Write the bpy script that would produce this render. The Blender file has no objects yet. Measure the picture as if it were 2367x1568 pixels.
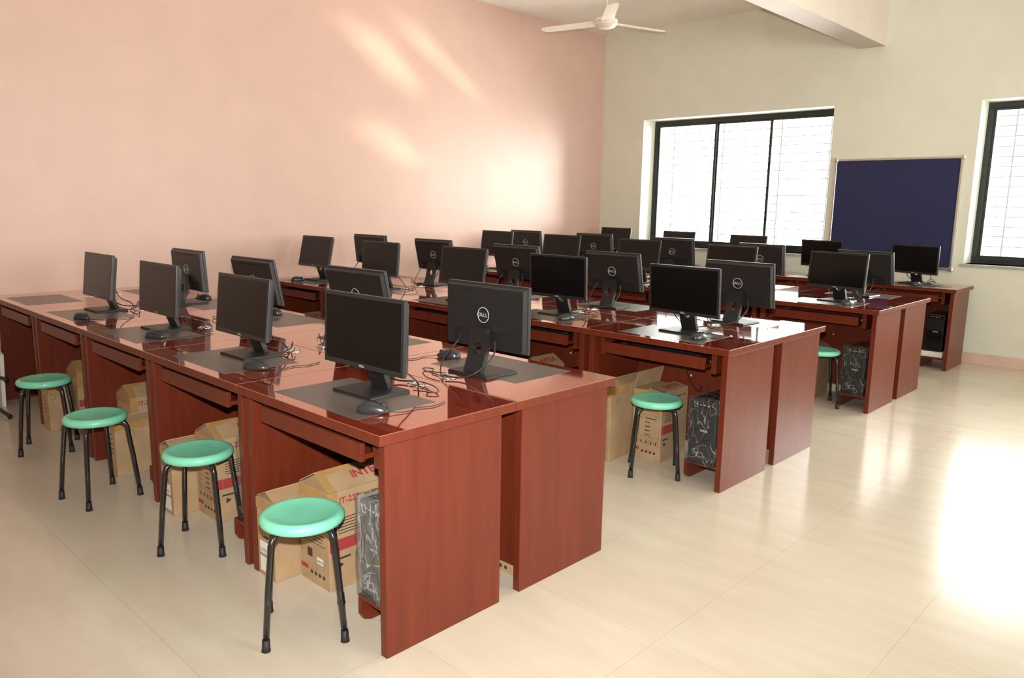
import bpy, bmesh, math, random
from mathutils import Vector, Matrix, Euler
R = math.radians
PI = math.pi
random.seed(7)
C = bpy.context.scene
COL = C.collection

# ------------------------------------------------------------------ camera
F_PX = 1767.59
cam_d = bpy.data.cameras.new('camera')
cam_d.sensor_width = 36.0
cam_d.lens = F_PX * 36.0 / 2367.0
cam_d.clip_end = 200
cam = bpy.data.objects.new('camera', cam_d)
cam.location = (6.3145, -1.3136, 1.437)
cam.rotation_euler = (1.3964, -0.0157, 0.7647)
COL.objects.link(cam)
C.camera = cam

# ------------------------------------------------------------------ view, sky, lights
vs = C.view_settings
vs.view_transform = 'Standard'
vs.look = 'None'
vs.gamma = 1
vs.use_curve_mapping = False
vs.exposure = 0.14
C.display_settings.display_device = 'sRGB'

W_UP, W_LOW, W_GLOW = 16.0, 25.0, 24.0
world = bpy.data.worlds.new('hazy_sky')
C.world = world
world.use_nodes = True
nt = world.node_tree
nt.nodes.clear()


def N(tree, typ, **kw):
    n = tree.nodes.new(typ)
    for k, v in kw.items():
        setattr(n, k, v)
    return n


def math_node(tree, op, a, b=None, clamp=False):
    n = N(tree, 'ShaderNodeMath', operation=op, use_clamp=clamp)
    for i, v in enumerate((a, b)):
        if v is None:
            continue
        if isinstance(v, (int, float)):
            n.inputs[i].default_value = v
        else:
            tree.links.new(v, n.inputs[i])
    return n.outputs[0]


tc = N(nt, 'ShaderNodeTexCoord')
sep = N(nt, 'ShaderNodeSeparateXYZ')
nt.links.new(tc.outputs['Generated'], sep.inputs[0])
up = N(nt, 'ShaderNodeMapRange')
up.interpolation_type = 'SMOOTHSTEP'
up.inputs['From Min'].default_value = -0.03
up.inputs['From Max'].default_value = 0.10
up.inputs['To Min'].default_value = W_LOW
up.inputs['To Max'].default_value = W_UP
nt.links.new(sep.outputs['Z'], up.inputs['Value'])
# haze glow around the veiled sun, to the right of the far wall
az, el = R(38), R(20)
sd = (math.sin(az) * math.cos(el), math.cos(az) * math.cos(el), math.sin(el))
dot = N(nt, 'ShaderNodeVectorMath', operation='DOT_PRODUCT')
nt.links.new(tc.outputs['Generated'], dot.inputs[0])
dot.inputs[1].default_value = sd
lobe = math_node(nt, 'POWER', math_node(nt, 'MAXIMUM', dot.outputs['Value'], 0.0), 9.0)
lobe = math_node(nt, 'MULTIPLY', lobe, W_GLOW)
above = N(nt, 'ShaderNodeMapRange')
above.interpolation_type = 'SMOOTHSTEP'
above.inputs['From Min'].default_value = -0.02
above.inputs['From Max'].default_value = 0.08
nt.links.new(sep.outputs['Z'], above.inputs['Value'])
lobe = math_node(nt, 'MULTIPLY', lobe, above.outputs[0])
tot = math_node(nt, 'ADD', up.outputs[0], lobe)
bg = N(nt, 'ShaderNodeBackground')
bg.inputs['Color'].default_value = (1.0, 0.98, 0.94, 1)
nt.links.new(tot, bg.inputs['Strength'])
wo = N(nt, 'ShaderNodeOutputWorld')
nt.links.new(bg.outputs[0], wo.inputs['Surface'])

# window openings (far wall and right wall)
YF = 6.9665            # far wall plane
XR = 9.3               # right wall plane
YN = -4.2              # near wall plane
ZC = 3.585             # ceiling
WT = 0.33              # wall thickness
WIN_FAR = [(0.639, 3.005, 0.95, 2.50), (4.362, 6.75, 0.945, 2.455)]       # x0 x1 z0 z1
WIN_RIGHT = [(1.0, 3.1, 0.95, 2.5), (4.0, 6.2, 0.95, 2.5)]   # y0 y1 z0 z1


def portal(name, loc, rot, sx, sy):
    d = bpy.data.lights.new(name, 'AREA')
    d.shape = 'RECTANGLE'
    d.size, d.size_y = sx, sy
    d.cycles.is_portal = True
    o = bpy.data.objects.new(name, d)
    o.location = loc
    o.rotation_euler = rot
    COL.objects.link(o)


for (x0, x1, z0, z1) in WIN_FAR:
    portal('window_portal', ((x0 + x1) / 2, YF + WT + .01, (z0 + z1) / 2), (R(-90), 0, 0), x1 - x0, z1 - z0)
for (y0, y1, z0, z1) in WIN_RIGHT:
    portal('window_portal', (XR + WT + .01, (y0 + y1) / 2, (z0 + z1) / 2), (R(90), 0, R(90)), y1 - y0, z1 - z0)

# the photographer's flash, just above the lens
fd = bpy.data.lights.new('camera_flash', 'SPOT')
fd.energy = 580
fd.color = (1.0, 0.985, 0.95)
fd.shadow_soft_size = 0.022
fd.spot_size = R(122)
fd.spot_blend = 1.0
flash = bpy.data.objects.new('camera_flash', fd)
rm = Euler(cam.rotation_euler).to_matrix()
flash.location = Vector(cam.location) + rm @ Vector((0, 0.13, -0.02))
fdir = rm @ Vector((-0.03, 0.17, -1))
flash.rotation_euler = fdir.to_track_quat('-Z', 'Y').to_euler()
COL.objects.link(flash)



# lamps added outside the window to throw soft sun-like streaks on the pink wall
def wall_streak(p0, p1, width, power):
    s0, s1 = Vector((0,) + p0), Vector((0,) + p1)
    q = Vector((1.75, YF + .55, 1.72))
    d = ((s0 + s1) / 2 - q)
    dist = d.length
    d.normalize()
    ax = (s1 - s0) - d * (s1 - s0).dot(d)
    L = ax.length
    ax.normalize()
    ld = bpy.data.lights.new('streak_lamp', 'AREA')
    ld.shape = 'RECTANGLE'
    ld.size, ld.size_y = L * .8, width
    ld.spread = R(4.4)
    ld.energy = power
    ld.color = (1.0, .86, .62)
    o = bpy.data.objects.new('streak_lamp', ld)
    o.location = q
    z_ = -d
    y_ = z_.cross(ax)
    o.rotation_euler = Matrix((ax, y_, z_)).transposed().to_euler()
    COL.objects.link(o)


wall_streak((3.04, 3.16), (3.92, 2.46), .06, .62)
wall_streak((3.50, 3.30), (4.80, 2.53), .035, .5)
wall_streak((3.16, 2.26), (3.92, 1.75), .04, .36)
# ------------------------------------------------------------------ materials


def new_mat(name):
    m = bpy.data.materials.new(name)
    m.use_nodes = True
    t = m.node_tree
    b = t.nodes['Principled BSDF']
    return m, t, b


def plain(name, col, rough=.5, metal=0, ior=1.5, coat=0, noise=.0, nscale=40, bump=0, bscale=200):
    m, t, b = new_mat(name)
    b.inputs['Roughness'].default_value = rough
    b.inputs['Metallic'].default_value = metal
    b.inputs['IOR'].default_value = ior
    b.inputs['Coat Weight'].default_value = coat
    tcn = N(t, 'ShaderNodeTexCoord')
    if noise:
        nz = N(t, 'ShaderNodeTexNoise')
        nz.inputs['Scale'].default_value = nscale
        nz.inputs['Detail'].default_value = 4
        t.links.new(tcn.outputs['Object'], nz.inputs['Vector'])
        cr = N(t, 'ShaderNodeValToRGB')
        cr.color_ramp.elements[0].position = .3
        cr.color_ramp.elements[1].position = .7
        cr.color_ramp.elements[0].color = tuple(c * (1 - noise) for c in col) + (1,)
        cr.color_ramp.elements[1].color = tuple(min(1, c * (1 + noise)) for c in col) + (1,)
        t.links.new(nz.outputs['Fac'], cr.inputs[0])
        t.links.new(cr.outputs[0], b.inputs['Base Color'])
    else:
        b.inputs['Base Color'].default_value = tuple(col) + (1,)
    if bump:
        nz = N(t, 'ShaderNodeTexNoise')
        nz.inputs['Scale'].default_value = bscale
        t.links.new(tcn.outputs['Object'], nz.inputs['Vector'])
        bp = N(t, 'ShaderNodeBump')
        bp.inputs['Strength'].default_value = bump
        bp.inputs['Distance'].default_value = .002
        t.links.new(nz.outputs['Fac'], bp.inputs['Height'])
        t.links.new(bp.outputs[0], b.inputs['Normal'])
    return m


def wood(name, dark, light, rough, ior, stretch, var=1.0):
    m, t, b = new_mat(name)
    tcn = N(t, 'ShaderNodeTexCoord')
    mp = N(t, 'ShaderNodeMapping')
    mp.inputs['Scale'].default_value = stretch
    t.links.new(tcn.outputs['Object'], mp.inputs[0])
    nz = N(t, 'ShaderNodeTexNoise')
    nz.inputs['Scale'].default_value = 3.0
    nz.inputs['Detail'].default_value = 7
    nz.inputs['Roughness'].default_value = .62
    t.links.new(mp.outputs[0], nz.inputs['Vector'])
    cr = N(t, 'ShaderNodeValToRGB')
    cr.color_ramp.elements[0].position = .30
    cr.color_ramp.elements[1].position = .72
    cr.color_ramp.elements[0].color = dark + (1,)
    cr.color_ramp.elements[1].color = light + (1,)
    t.links.new(nz.outputs['Fac'], cr.inputs[0])
    t.links.new(cr.outputs[0], b.inputs['Base Color'])
    b.inputs['Roughness'].default_value = rough
    b.inputs['IOR'].default_value = ior
    return m


M = {}
M['wood_top'] = wood('mahogany_gloss', (.185, .025, .013), (.245, .036, .018), .05, 2.8, (1.2, 14, 14))
M['wood_top'].node_tree.nodes['Principled BSDF'].inputs['Specular Tint'].default_value = (1.0, .80, .66, 1)
pt = M['wood_top'].node_tree.nodes['Principled BSDF']
pt.inputs['Coat Weight'].default_value = 1
pt.inputs['Coat IOR'].default_value = 2.6
pt.inputs['Coat Roughness'].default_value = .05
pt.inputs['Coat Tint'].default_value = (1.0, .66, .50, 1)
M['wood_side'] = wood('mahogany_satin', (.108, .0172, .0070), (.148, .0252, .0100), .34, 1.40, (9, 9, .8))
M['pad'] = plain('grey_leatherette', (.092, .080, .070), .30, bump=.25, bscale=500, noise=.12, nscale=60)
M['chrome'] = plain('polished_metal', (.82, .80, .76), .16, 1)
M['black_plastic'] = plain('black_plastic', (.012, .0115, .0115), .42, noise=.15, nscale=90, bump=.12, bscale=700)
M['bezel'] = plain('black_bezel', (.018, .018, .0185), .36)
M['display'] = plain('dark_display', (.005, .0045, .004), .16, ior=1.36)
M['cable'] = plain('black_cable', (.018, .017, .017), .4)
M['logo'] = plain('pale_print', (.50, .50, .50), .35)
M['vent_recess'] = plain('vent_recess_black', (.004, .004, .004), .7)
M['mouse'] = plain('mouse_plastic', (.022, .022, .024), .28, noise=.1)
M['key'] = plain('key_black', (.012, .012, .013), .45, noise=.2, nscale=200)
M['green'] = plain('sea_green_plastic', (.205, .650, .440), .30, noise=.05, nscale=18)
M['leg'] = plain('black_enamel', (.014, .012, .011), .24, coat=.3)
M['rubber'] = plain('black_rubber', (.012, .011, .011), .6)
M['carton'] = plain('brown_cardboard', (.400, .262, .140), .75, noise=.10, nscale=12, bump=.15, bscale=120)
M['carton_in'] = plain('cardboard_inside', (.34, .215, .110), .8, noise=.1, nscale=20)
M['tape'] = plain('parcel_tape', (.400, .235, .085), .30, noise=.1, nscale=15)
M['red'] = plain('red_print', (.350, .040, .036), .7)
M['ink'] = plain('dark_print', (.045, .028, .018), .7)
M['paper'] = plain('white_label', (.75, .73, .68), .6)
M['lime'] = plain('lime_stripe', (.38, .78, .07), .35)
M['tower'] = plain('tower_black', (.010, .010, .011), .30, noise=.1)
M['tower_gloss'] = plain('tower_gloss', (.008, .008, .009), .10)
M['foam'] = plain('white_foam', (.80, .74, .68), .7, noise=.05, nscale=60, bump=.2, bscale=300)
M['alu'] = plain('aluminium', (.72, .68, .64), .32, 1)
M['frame'] = plain('dark_window_frame', (.018, .022, .019), .38)
M['grille'] = plain('grille_grey', (.22, .22, .23), .5)
M['stone'] = plain('grey_stone', (.42, .41, .40), .35, noise=.25, nscale=45)
M['fan'] = plain('cream_enamel', (.78, .70, .58), .22, noise=.03)
M['felt'] = plain('navy_felt', (.020, .022, .078), .85, noise=.25, nscale=220, bump=.4, bscale=900)
M['screw'] = plain('screw_cap', (.62, .55, .50), .4)

# painted walls: slight roller mottling
def paint(name, col, rough, amount=.03):
    return plain(name, col, rough, noise=amount, nscale=3.5, bump=.06, bscale=160)


M['pink'] = paint('salmon_paint', (.645, .432, .352), .42)
M['sage'] = paint('sage_paint', (.740, .735, .610), .48)
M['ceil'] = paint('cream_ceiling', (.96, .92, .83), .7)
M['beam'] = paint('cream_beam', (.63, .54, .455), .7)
M['near'] = paint('cream_wall', (.74, .66, .54), .6)
M['skirt'] = plain('peach_tile', (.70, .50, .40), .22, noise=.06, nscale=8)

# floor tiles
m, t, b = new_mat('vitrified_tile')
tcn = N(t, 'ShaderNodeTexCoord')
mp = N(t, 'ShaderNodeMapping')
mp.inputs['Location'].default_value = (-(5.632 - 9 * .58), -(1.313 - 9 * .58), 0)
t.links.new(tcn.outputs['Object'], mp.inputs[0])
br = N(t, 'ShaderNodeTexBrick')
br.offset = 0
br.squash = 1
br.inputs['Scale'].default_value = 1
br.inputs['Brick Width'].default_value = .58
br.inputs['Row Height'].default_value = .58
br.inputs['Mortar Size'].default_value = .0013
br.inputs['Mortar Smooth'].default_value = .3
br.inputs['Bias'].default_value = 0
br.inputs['Color1'].default_value = (.63, .55, .445, 1)
br.inputs['Color2'].default_value = (.615, .535, .43, 1)
br.inputs['Mortar'].default_value = (.50, .41, .30, 1)
t.links.new(mp.outputs[0], br.inputs['Vector'])
mp2 = N(t, 'ShaderNodeMapping')
mp2.inputs['Scale'].default_value = (1.2, 5.0, 1)
mp2.inputs['Rotation'].default_value = (0, 0, R(20))
t.links.new(tcn.outputs['Object'], mp2.inputs[0])
nz = N(t, 'ShaderNodeTexNoise')
nz.inputs['Scale'].default_value = 2.2
nz.inputs['Detail'].default_value = 6
t.links.new(mp2.outputs[0], nz.inputs['Vector'])
mx = N(t, 'ShaderNodeMixRGB', blend_type='MULTIPLY')
mx.inputs[0].default_value = 1
cr = N(t, 'ShaderNodeValToRGB')
cr.color_ramp.elements[0].color = (.93, .92, .90, 1)
cr.color_ramp.elements[1].color = (1.0, 1.0, 1.0, 1)
cr.color_ramp.elements[0].position = .35
cr.color_ramp.elements[1].position = .65
t.links.new(nz.outputs['Fac'], cr.inputs[0])
t.links.new(br.outputs['Color'], mx.inputs[1])
t.links.new(cr.outputs[0], mx.inputs[2])
t.links.new(mx.outputs[0], b.inputs['Base Color'])
b.inputs['Roughness'].default_value = .17
b.inputs['IOR'].default_value = 1.55
M['floor'] = m

# window glass: thin pane, lets light straight through and reflects a little
m, t, b = new_mat('thin_glass')
t.nodes.remove(b)
tr = N(t, 'ShaderNodeBsdfTransparent')
tr.inputs[0].default_value = (.95, .97, .96, 1)
gl = N(t, 'ShaderNodeBsdfGlossy')
gl.inputs['Roughness'].default_value = .02
fr = N(t, 'ShaderNodeFresnel')
fr.inputs[0].default_value = 1.45
mixs = N(t, 'ShaderNodeMixShader')
t.links.new(fr.outputs[0], mixs.inputs[0])
t.links.new(tr.outputs[0], mixs.inputs[1])
t.links.new(gl.outputs[0], mixs.inputs[2])
t.links.new(mixs.outputs[0], t.nodes['Material Output'].inputs[0])
M['glass'] = m

# crumpled clear polythene
m, t, b = new_mat('clear_polythene')
t.nodes.remove(b)
tr = N(t, 'ShaderNodeBsdfTransparent')
tr.inputs[0].default_value = (.90, .90, .90, 1)
pb = N(t, 'ShaderNodeBsdfPrincipled')
pb.inputs['Base Color'].default_value = (.62, .60, .58, 1)
pb.inputs['Roughness'].default_value = .22
tcn = N(t, 'ShaderNodeTexCoord')
mp = N(t, 'ShaderNodeMapping')
mp.inputs['Scale'].default_value = (15, 9, 8)
mp.inputs['Rotation'].default_value = (.3, .5, .4)
t.links.new(tcn.outputs['Object'], mp.inputs[0])
nz = N(t, 'ShaderNodeTexNoise')
nz.inputs['Scale'].default_value = 1.0
nz.inputs['Detail'].default_value = 2
nz.inputs['Distortion'].default_value = 1.2
t.links.new(mp.outputs[0], nz.inputs['Vector'])
rid = math_node(t, 'ABSOLUTE', math_node(t, 'SUBTRACT', nz.outputs['Fac'], .5))
mr = N(t, 'ShaderNodeMapRange')
mr.inputs['From Min'].default_value = 0.0
mr.inputs['From Max'].default_value = 0.016
mr.inputs['To Min'].default_value = .46
mr.inputs['To Max'].default_value = .045
t.links.new(rid, mr.inputs['Value'])
bp = N(t, 'ShaderNodeBump')
bp.inputs['Strength'].default_value = .9
bp.inputs['Distance'].default_value = .02
t.links.new(nz.outputs['Fac'], bp.inputs['Height'])
t.links.new(bp.outputs[0], pb.inputs['Normal'])
mixs = N(t, 'ShaderNodeMixShader')
t.links.new(mr.outputs[0], mixs.inputs[0])
t.links.new(tr.outputs[0], mixs.inputs[1])
t.links.new(pb.outputs[0], mixs.inputs[2])
t.links.new(mixs.outputs[0], t.nodes['Material Output'].inputs[0])
M['wrap'] = m
m = m.copy()
m.name = 'loose_polythene'
for n_ in m.node_tree.nodes:
    if n_.type == 'MAP_RANGE':
        n_.inputs['To Max'].default_value = .20
        n_.inputs['To Min'].default_value = .60
        n_.inputs['From Max'].default_value = .03
M['wrap_loose'] = m

# ------------------------------------------------------------------ mesh helpers


class MB:
    """collects shapes into one mesh; every shape takes a material key"""

    def __init__(self):
        self.bm = bmesh.new()
        self.mats = []

    def mi(self, k):
        if k not in self.mats:
            self.mats.append(k)
        return self.mats.index(k)

    def _merge(self, b2, mat, smooth=False, mx=None):
        i = self.mi(mat)
        if mx is not None:
            bmesh.ops.transform(b2, matrix=mx, verts=b2.verts)
        for f in b2.faces:
            f.material_index = i
            f.smooth = smooth
        me = bpy.data.meshes.new('tmp')
        b2.to_mesh(me)
        b2.free()
        self.bm.from_mesh(me)
        bpy.data.meshes.remove(me)

    def box(self, x0, x1, y0, y1, z0, z1, mat, bev=0, seg=2, mx=None, smooth=False):
        b = bmesh.new()
        bmesh.ops.create_cube(b, size=1)
        for v in b.verts:
            v.co = Vector((x0 + (v.co.x + .5) * (x1 - x0), y0 + (v.co.y + .5) * (y1 - y0), z0 + (v.co.z + .5) * (z1 - z0)))
        if bev:
            bmesh.ops.bevel(b, geom=b.edges[:], offset=bev, segments=seg, affect='EDGES', profile=.5)
        self._merge(b, mat, smooth, mx)
        return self

    def quad(self, pts, mat):
        i = self.mi(mat)
        f = self.bm.faces.new([self.bm.verts.new(p) for p in pts])
        f.material_index = i
        return self

    def prism(self, poly, y0, y1, mat, bev=0, mx=None, smooth=False):
        """poly in (x,z), extruded along y"""
        b = bmesh.new()
        vs_ = [b.verts.new((p[0], y0, p[1])) for p in poly]
        f = b.faces.new(vs_)
        r = bmesh.ops.extrude_face_region(b, geom=[f])
        bmesh.ops.translate(b, verts=[v for v in r['geom'] if isinstance(v, bmesh.types.BMVert)], vec=(0, y1 - y0, 0))
        bmesh.ops.recalc_face_normals(b, faces=b.faces[:])
        if bev:
            bmesh.ops.bevel(b, geom=b.edges[:], offset=bev, segments=2, affect='EDGES', profile=.5)
        self._merge(b, mat, smooth, mx)
        return self

    def lathe(self, prof, mat, seg=36, mx=None, smooth=True):
        """prof list of (r,z); closed at r=0 ends"""
        b = bmesh.new()
        rings = []
        for (r, z) in prof:
            if r < 1e-6:
                rings.append([b.verts.new((0, 0, z))])
            else:
                rings.append([b.verts.new((r * math.cos(2 * PI * i / seg), r * math.sin(2 * PI * i / seg), z)) for i in range(seg)])
        for a, c in zip(rings, rings[1:]):
            for i in range(seg):
                j = (i + 1) % seg
                if len(a) == 1 and len(c) == 1:
                    continue
                if len(a) == 1:
                    b.faces.new((a[0], c[i], c[j]))
                elif len(c) == 1:
                    b.faces.new((a[i], c[0], a[j]))
                else:
                    b.faces.new((a[i], c[i], c[j], a[j]))
        bmesh.ops.recalc_face_normals(b, faces=b.faces[:])
        self._merge(b, mat, smooth, mx)
        return self

    def tube(self, pts, r, mat, seg=10, closed=False, mx=None, cap=True):
        pts = [Vector(p) for p in pts]
        rr = r if isinstance(r, (list, tuple)) else [r] * len(pts)
        b = bmesh.new()
        n = len(pts)
        rings = []
        up_ = None
        for i, p in enumerate(pts):
            if closed:
                d = (pts[(i + 1) % n] - pts[i - 1]).normalized()
            else:
                d = (pts[min(i + 1, n - 1)] - pts[max(i - 1, 0)]).normalized()
            if up_ is None:
                up_ = Vector((0, 0, 1)) if abs(d.z) < .9 else Vector((1, 0, 0))
            s = d.cross(up_).normalized()
            up_ = s.cross(d).normalized()
            rings.append([b.verts.new(p + (s * math.cos(2 * PI * k / seg) + up_ * math.sin(2 * PI * k / seg)) * rr[i]) for k in range(seg)])
        pairs = list(zip(rings, rings[1:])) + ([(rings[-1], rings[0])] if closed else [])
        for a, c in pairs:
            for k in range(seg):
                b.faces.new((a[k], a[(k + 1) % seg], c[(k + 1) % seg], c[k]))
        if cap and not closed:
            b.faces.new(rings[0][::-1])
            b.faces.new(rings[-1])
        bmesh.ops.recalc_face_normals(b, faces=b.faces[:])
        self._merge(b, mat, True, mx)
        return self

    def text(self, s, size, mat, mx, align='CENTER', shear=0, bold=0, extrude=0, xs=1.0):
        """flat lettering in local XY, placed by mx"""
        cu = bpy.data.curves.new('lettering', 'FONT')
        cu.body = s
        cu.size = size
        cu.align_x = align
        cu.align_y = 'CENTER'
        cu.shear = shear
        cu.offset = bold
        cu.extrude = extrude
        cu.resolution_u = 2
        o = bpy.data.objects.new('lettering', cu)
        COL.objects.link(o)
        dg = bpy.context.evaluated_depsgraph_get()
        me = bpy.data.meshes.new_from_object(o.evaluated_get(dg))
        b = bmesh.new()
        b.from_mesh(me)
        bpy.data.objects.remove(o)
        bpy.data.curves.remove(cu)
        bpy.data.meshes.remove(me)
        if xs != 1:
            bmesh.ops.scale(b, vec=(xs, 1, 1), verts=b.verts)
        self._merge(b, mat, False, mx)
        return self

    def build(self, name, parent=None, loc=(0, 0, 0), rot=(0, 0, 0)):
        me = bpy.data.meshes.new(name)
        self.bm.normal_update()
        self.bm.to_mesh(me)
        self.bm.free()
        for k in self.mats:
            me.materials.append(M[k])
        o = bpy.data.objects.new(name, me)
        COL.objects.link(o)
        o.location = loc
        o.rotation_euler = rot
        if parent is not None:
            o.parent = parent
        return o


def smooth_path(pts, n=6):
    """Catmull-Rom through pts"""
    P = [Vector(p) for p in pts]
    out = []
    for i in range(len(P) - 1):
        p0, p1, p2, p3 = P[max(i - 1, 0)], P[i], P[i + 1], P[min(i + 2, len(P) - 1)]
        for k in range(n):
            t_ = k / n
            out.append(.5 * ((2 * p1) + (p2 - p0) * t_ + (2 * p0 - 5 * p1 + 4 * p2 - p3) * t_ ** 2 + (3 * p1 - p0 - 3 * p2 + p3) * t_ ** 3))
    out.append(P[-1])
    return out


def tag(o, label=None, cat=None, group=None, kind=None):
    if label:
        o['label'] = label
    if cat:
        o['category'] = cat
    if group:
        o['group'] = group
    if kind:
        o['kind'] = kind
    return o


def empty(name, loc=(0, 0, 0), rz=0):
    o = bpy.data.objects.new(name, None)
    o.empty_display_size = .1
    o.location = loc
    o.rotation_euler = (0, 0, rz)
    COL.objects.link(o)
    return o


def copy_tree(o, parent=None):
    c = o.copy()
    for k in ('label', 'category', 'group'):
        if parent is None and k in c:
            del c[k]
    COL.objects.link(c)
    if parent is not None:
        c.parent = parent
    for ch in list(o.children):
        copy_tree(ch, c)
    return c


def struct(o, label, cat):
    return tag(o, label, cat, kind='structure')


# ------------------------------------------------------------------ the room
def wall_boxes(b, axis, p0, p1, a0, a1, z0, z1, wins, mat):
    """wall slab between p0..p1 in thickness, running a0..a1, with window holes"""
    def bx(u0, u1, w0, w1):
        if axis == 'x':
            b.box(u0, u1, p0, p1, w0, w1, mat)
        else:
            b.box(p0, p1, u0, u1, w0, w1, mat)
    u = a0
    for (w0, w1, v0, v1) in wins:
        bx(u, w0, z0, z1)
        bx(w0, w1, z0, v0)
        bx(w0, w1, v1, z1)
        u = w1
    bx(u, a1, z0, z1)


b = MB(); b.box(-WT, XR + WT, YN - WT, YF + WT, -.2, 0, 'floor')
struct(b.build('floor'), 'glossy cream vitrified tile floor', 'floor')
b = MB(); b.box(-WT, XR + WT, YN - WT, YF + WT, ZC, ZC + .2, 'ceil')
struct(b.build('ceiling'), 'cream painted ceiling', 'ceiling')
b = MB(); b.box(-WT, 0, YN - WT, YF + WT, 0, ZC, 'pink')
struct(b.build('wall_left'), 'salmon pink wall on the left with a sunlit patch', 'wall')
b = MB(); wall_boxes(b, 'x', YF, YF + WT, 0, XR, 0, ZC, WIN_FAR, 'sage')
struct(b.build('wall_back'), 'pale sage far wall with two windows', 'wall')
b = MB(); wall_boxes(b, 'y', XR, XR + WT, YN, YF + WT, 0, ZC, WIN_RIGHT, 'sage')
struct(b.build('wall_right'), 'pale sage wall on the right', 'wall')
b = MB(); b.box(0, XR, YN - WT, YN, 0, ZC, 'near')
struct(b.build('wall_front'), 'cream wall behind the viewer', 'wall')
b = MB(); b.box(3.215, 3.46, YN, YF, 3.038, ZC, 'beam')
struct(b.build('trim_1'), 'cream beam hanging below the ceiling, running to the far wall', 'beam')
b = MB(); b.box(.012, XR, YF - .012, YF, 0, .105, 'skirt', .002)
struct(b.build('baseboard_back'), 'peach tile skirting along the far wall', 'skirting')
b = MB(); b.box(0, .012, YN, YF, 0, .105, 'skirt', .002)
struct(b.build('baseboard_left'), 'peach tile skirting along the pink wall', 'skirting')


def window(idx, axis, a0, a1, z0, z1, p, label, grid=True):
    """three-panel dark framed window set back in the wall; local x along the wall, local y outwards"""
    root = empty('window_%d' % idx, (0, 0, 0))
    w = a1 - a0
    d0, d1 = .255, .325
    f = MB()
    fw = .052
    f.box(0, w, d0, d1, 0, fw, 'frame', .003).box(0, w, d0, d1, z1 - z0 - fw, z1 - z0, 'frame', .003)
    f.box(0, fw, d0, d1, fw, z1 - z0 - fw, 'frame', .003).box(w - fw, w, d0, d1, fw, z1 - z0 - fw, 'frame', .003)
    f.build('window_frame', root)
    h = z1 - z0
    cuts = [0.0, .36, .665, 1.0]
    xs = [fw + (w - 2 * fw) * c for c in cuts]
    for i in range(3):
        s = MB()
        x0, x1 = xs[i], xs[i + 1]
        yy = d0 + (.012 if i != 1 else .036)
        sw = .022
        s.box(x0 - .008 * (i > 0), x0 + sw, yy, yy + .022, fw, h - fw, 'frame', .002)
        s.box(x1 - sw, x1 + .008 * (i < 2), yy, yy + .022, fw, h - fw, 'frame', .002)
        s.box(x0 + sw, x1 - sw, yy, yy + .022, fw, fw + sw, 'frame').box(x0 + sw, x1 - sw, yy, yy + .022, h - fw - sw, h - fw, 'frame')
        so = s.build('window_sash', root)
        g = MB()
        g.box(x0 + sw, x1 - sw, yy + .009, yy + .013, fw + sw, h - fw - sw, 'glass')
        g.build('glass_pane', so)
    s = MB()
    s.box(-.03, w + .03, -.022, .252, -.022, .0, 'stone', .003)
    s.build('window_sill', root)
    g = MB()
    gy = d1 + .06
    z = .06
    while z < h - .04:
        g.box(.0, w, gy, gy + .011, z, z + .011, 'grille')
        z += .095
    for c in (.09, .38, .69, .93):
        g.box(w * c, w * c + .014, gy - .008, gy, 0, h, 'grille')
    g.build('security_grille', root)
    if axis == 'x':
        root.location = (a0, p, z0)
    else:
        root.location = (p, a1, z0)
        root.rotation_euler = (0, 0, R(-90))
    struct(root, label, 'window')


window(1, 'x', *WIN_FAR[0], YF, 'dark framed three panel window beside the pin board')
window(2, 'x', *WIN_FAR[1], YF, 'dark framed window cut off by the right edge')
for i, wn in enumerate(WIN_RIGHT):
    window(3 + i, 'y', *wn, XR, 'dark framed window in the right wall')

# pin board on the far wall
root = tag(empty('pin_board', (3.672, YF - .002, 1.413)), 'navy blue felt pin board in an aluminium frame on the far wall', 'notice board')
b = MB(); b.box(-.585, .585, -.018, 0, -.525, .525, 'felt'); b.build('felt_panel', root)
b = MB()
for (x0, x1, z0, z1) in ((-.6, .6, .517, .54), (-.6, .6, -.54, -.517), (-.6, -.577, -.517, .517), (.577, .6, -.517, .517)):
    b.box(x0, x1, -.026, 0, z0, z1, 'alu', .004)
b.build('board_frame', root)
b = MB()
for sx in (-1, 1):
    for sz in (-1, 1):
        b.box(sx * .59 - .022, sx * .59 + .022, -.029, 0, sz * .53 - .022, sz * .53 + .022, 'alu', .009, 3)
b.build('frame_corner', root)

# ceiling fan
FX, FY, FZ = 1.731, 4.688, 3.105
root = tag(empty('ceiling_fan', (FX, FY, ZC)), 'cream three bladed ceiling fan hanging from the ceiling', 'ceiling fan')
hz = FZ - ZC
b = MB(); b.lathe([(0, 0), (.055, 0), (.05, -.05), (.02, -.075), (0, -.075)], 'fan'); b.build('canopy', root)
b = MB(); b.tube([(0, 0, -.05), (0, 0, hz + .08)], .011, 'fan', 12); b.build('down_rod', root)
b = MB()
b.lathe([(0, .085), (.03, .083), (.045, .05), (.095, .042), (.108, .03), (.108, .012), (.098, .006), (.104, .0), (.104, -.012), (.09, -.02), (.085, -.032), (.05, -.045), (0, -.048)], 'fan', 40, Matrix.Translation((0, 0, hz)))
b.build('motor_housing', root)
for k in range(3):
    a = R(72) + k * 2 * PI / 3
    b = MB()
    pr = [(.09, -.05), (.16, -.062), (.60, -.056), (.665, -.045), (.685, .0), (.665, .045), (.60, .056), (.16, .062), (.09, .05)]
    mx = Matrix.Rotation(a, 4, 'Z') @ Matrix.Rotation(R(9), 4, 'X') @ Matrix.Rotation(R(90), 4, 'X')
    b.prism(pr, -.003, .003, 'fan', 0, Matrix.Translation((0, 0, hz + .008)) @ mx)
    b.build('blade', root)

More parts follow.
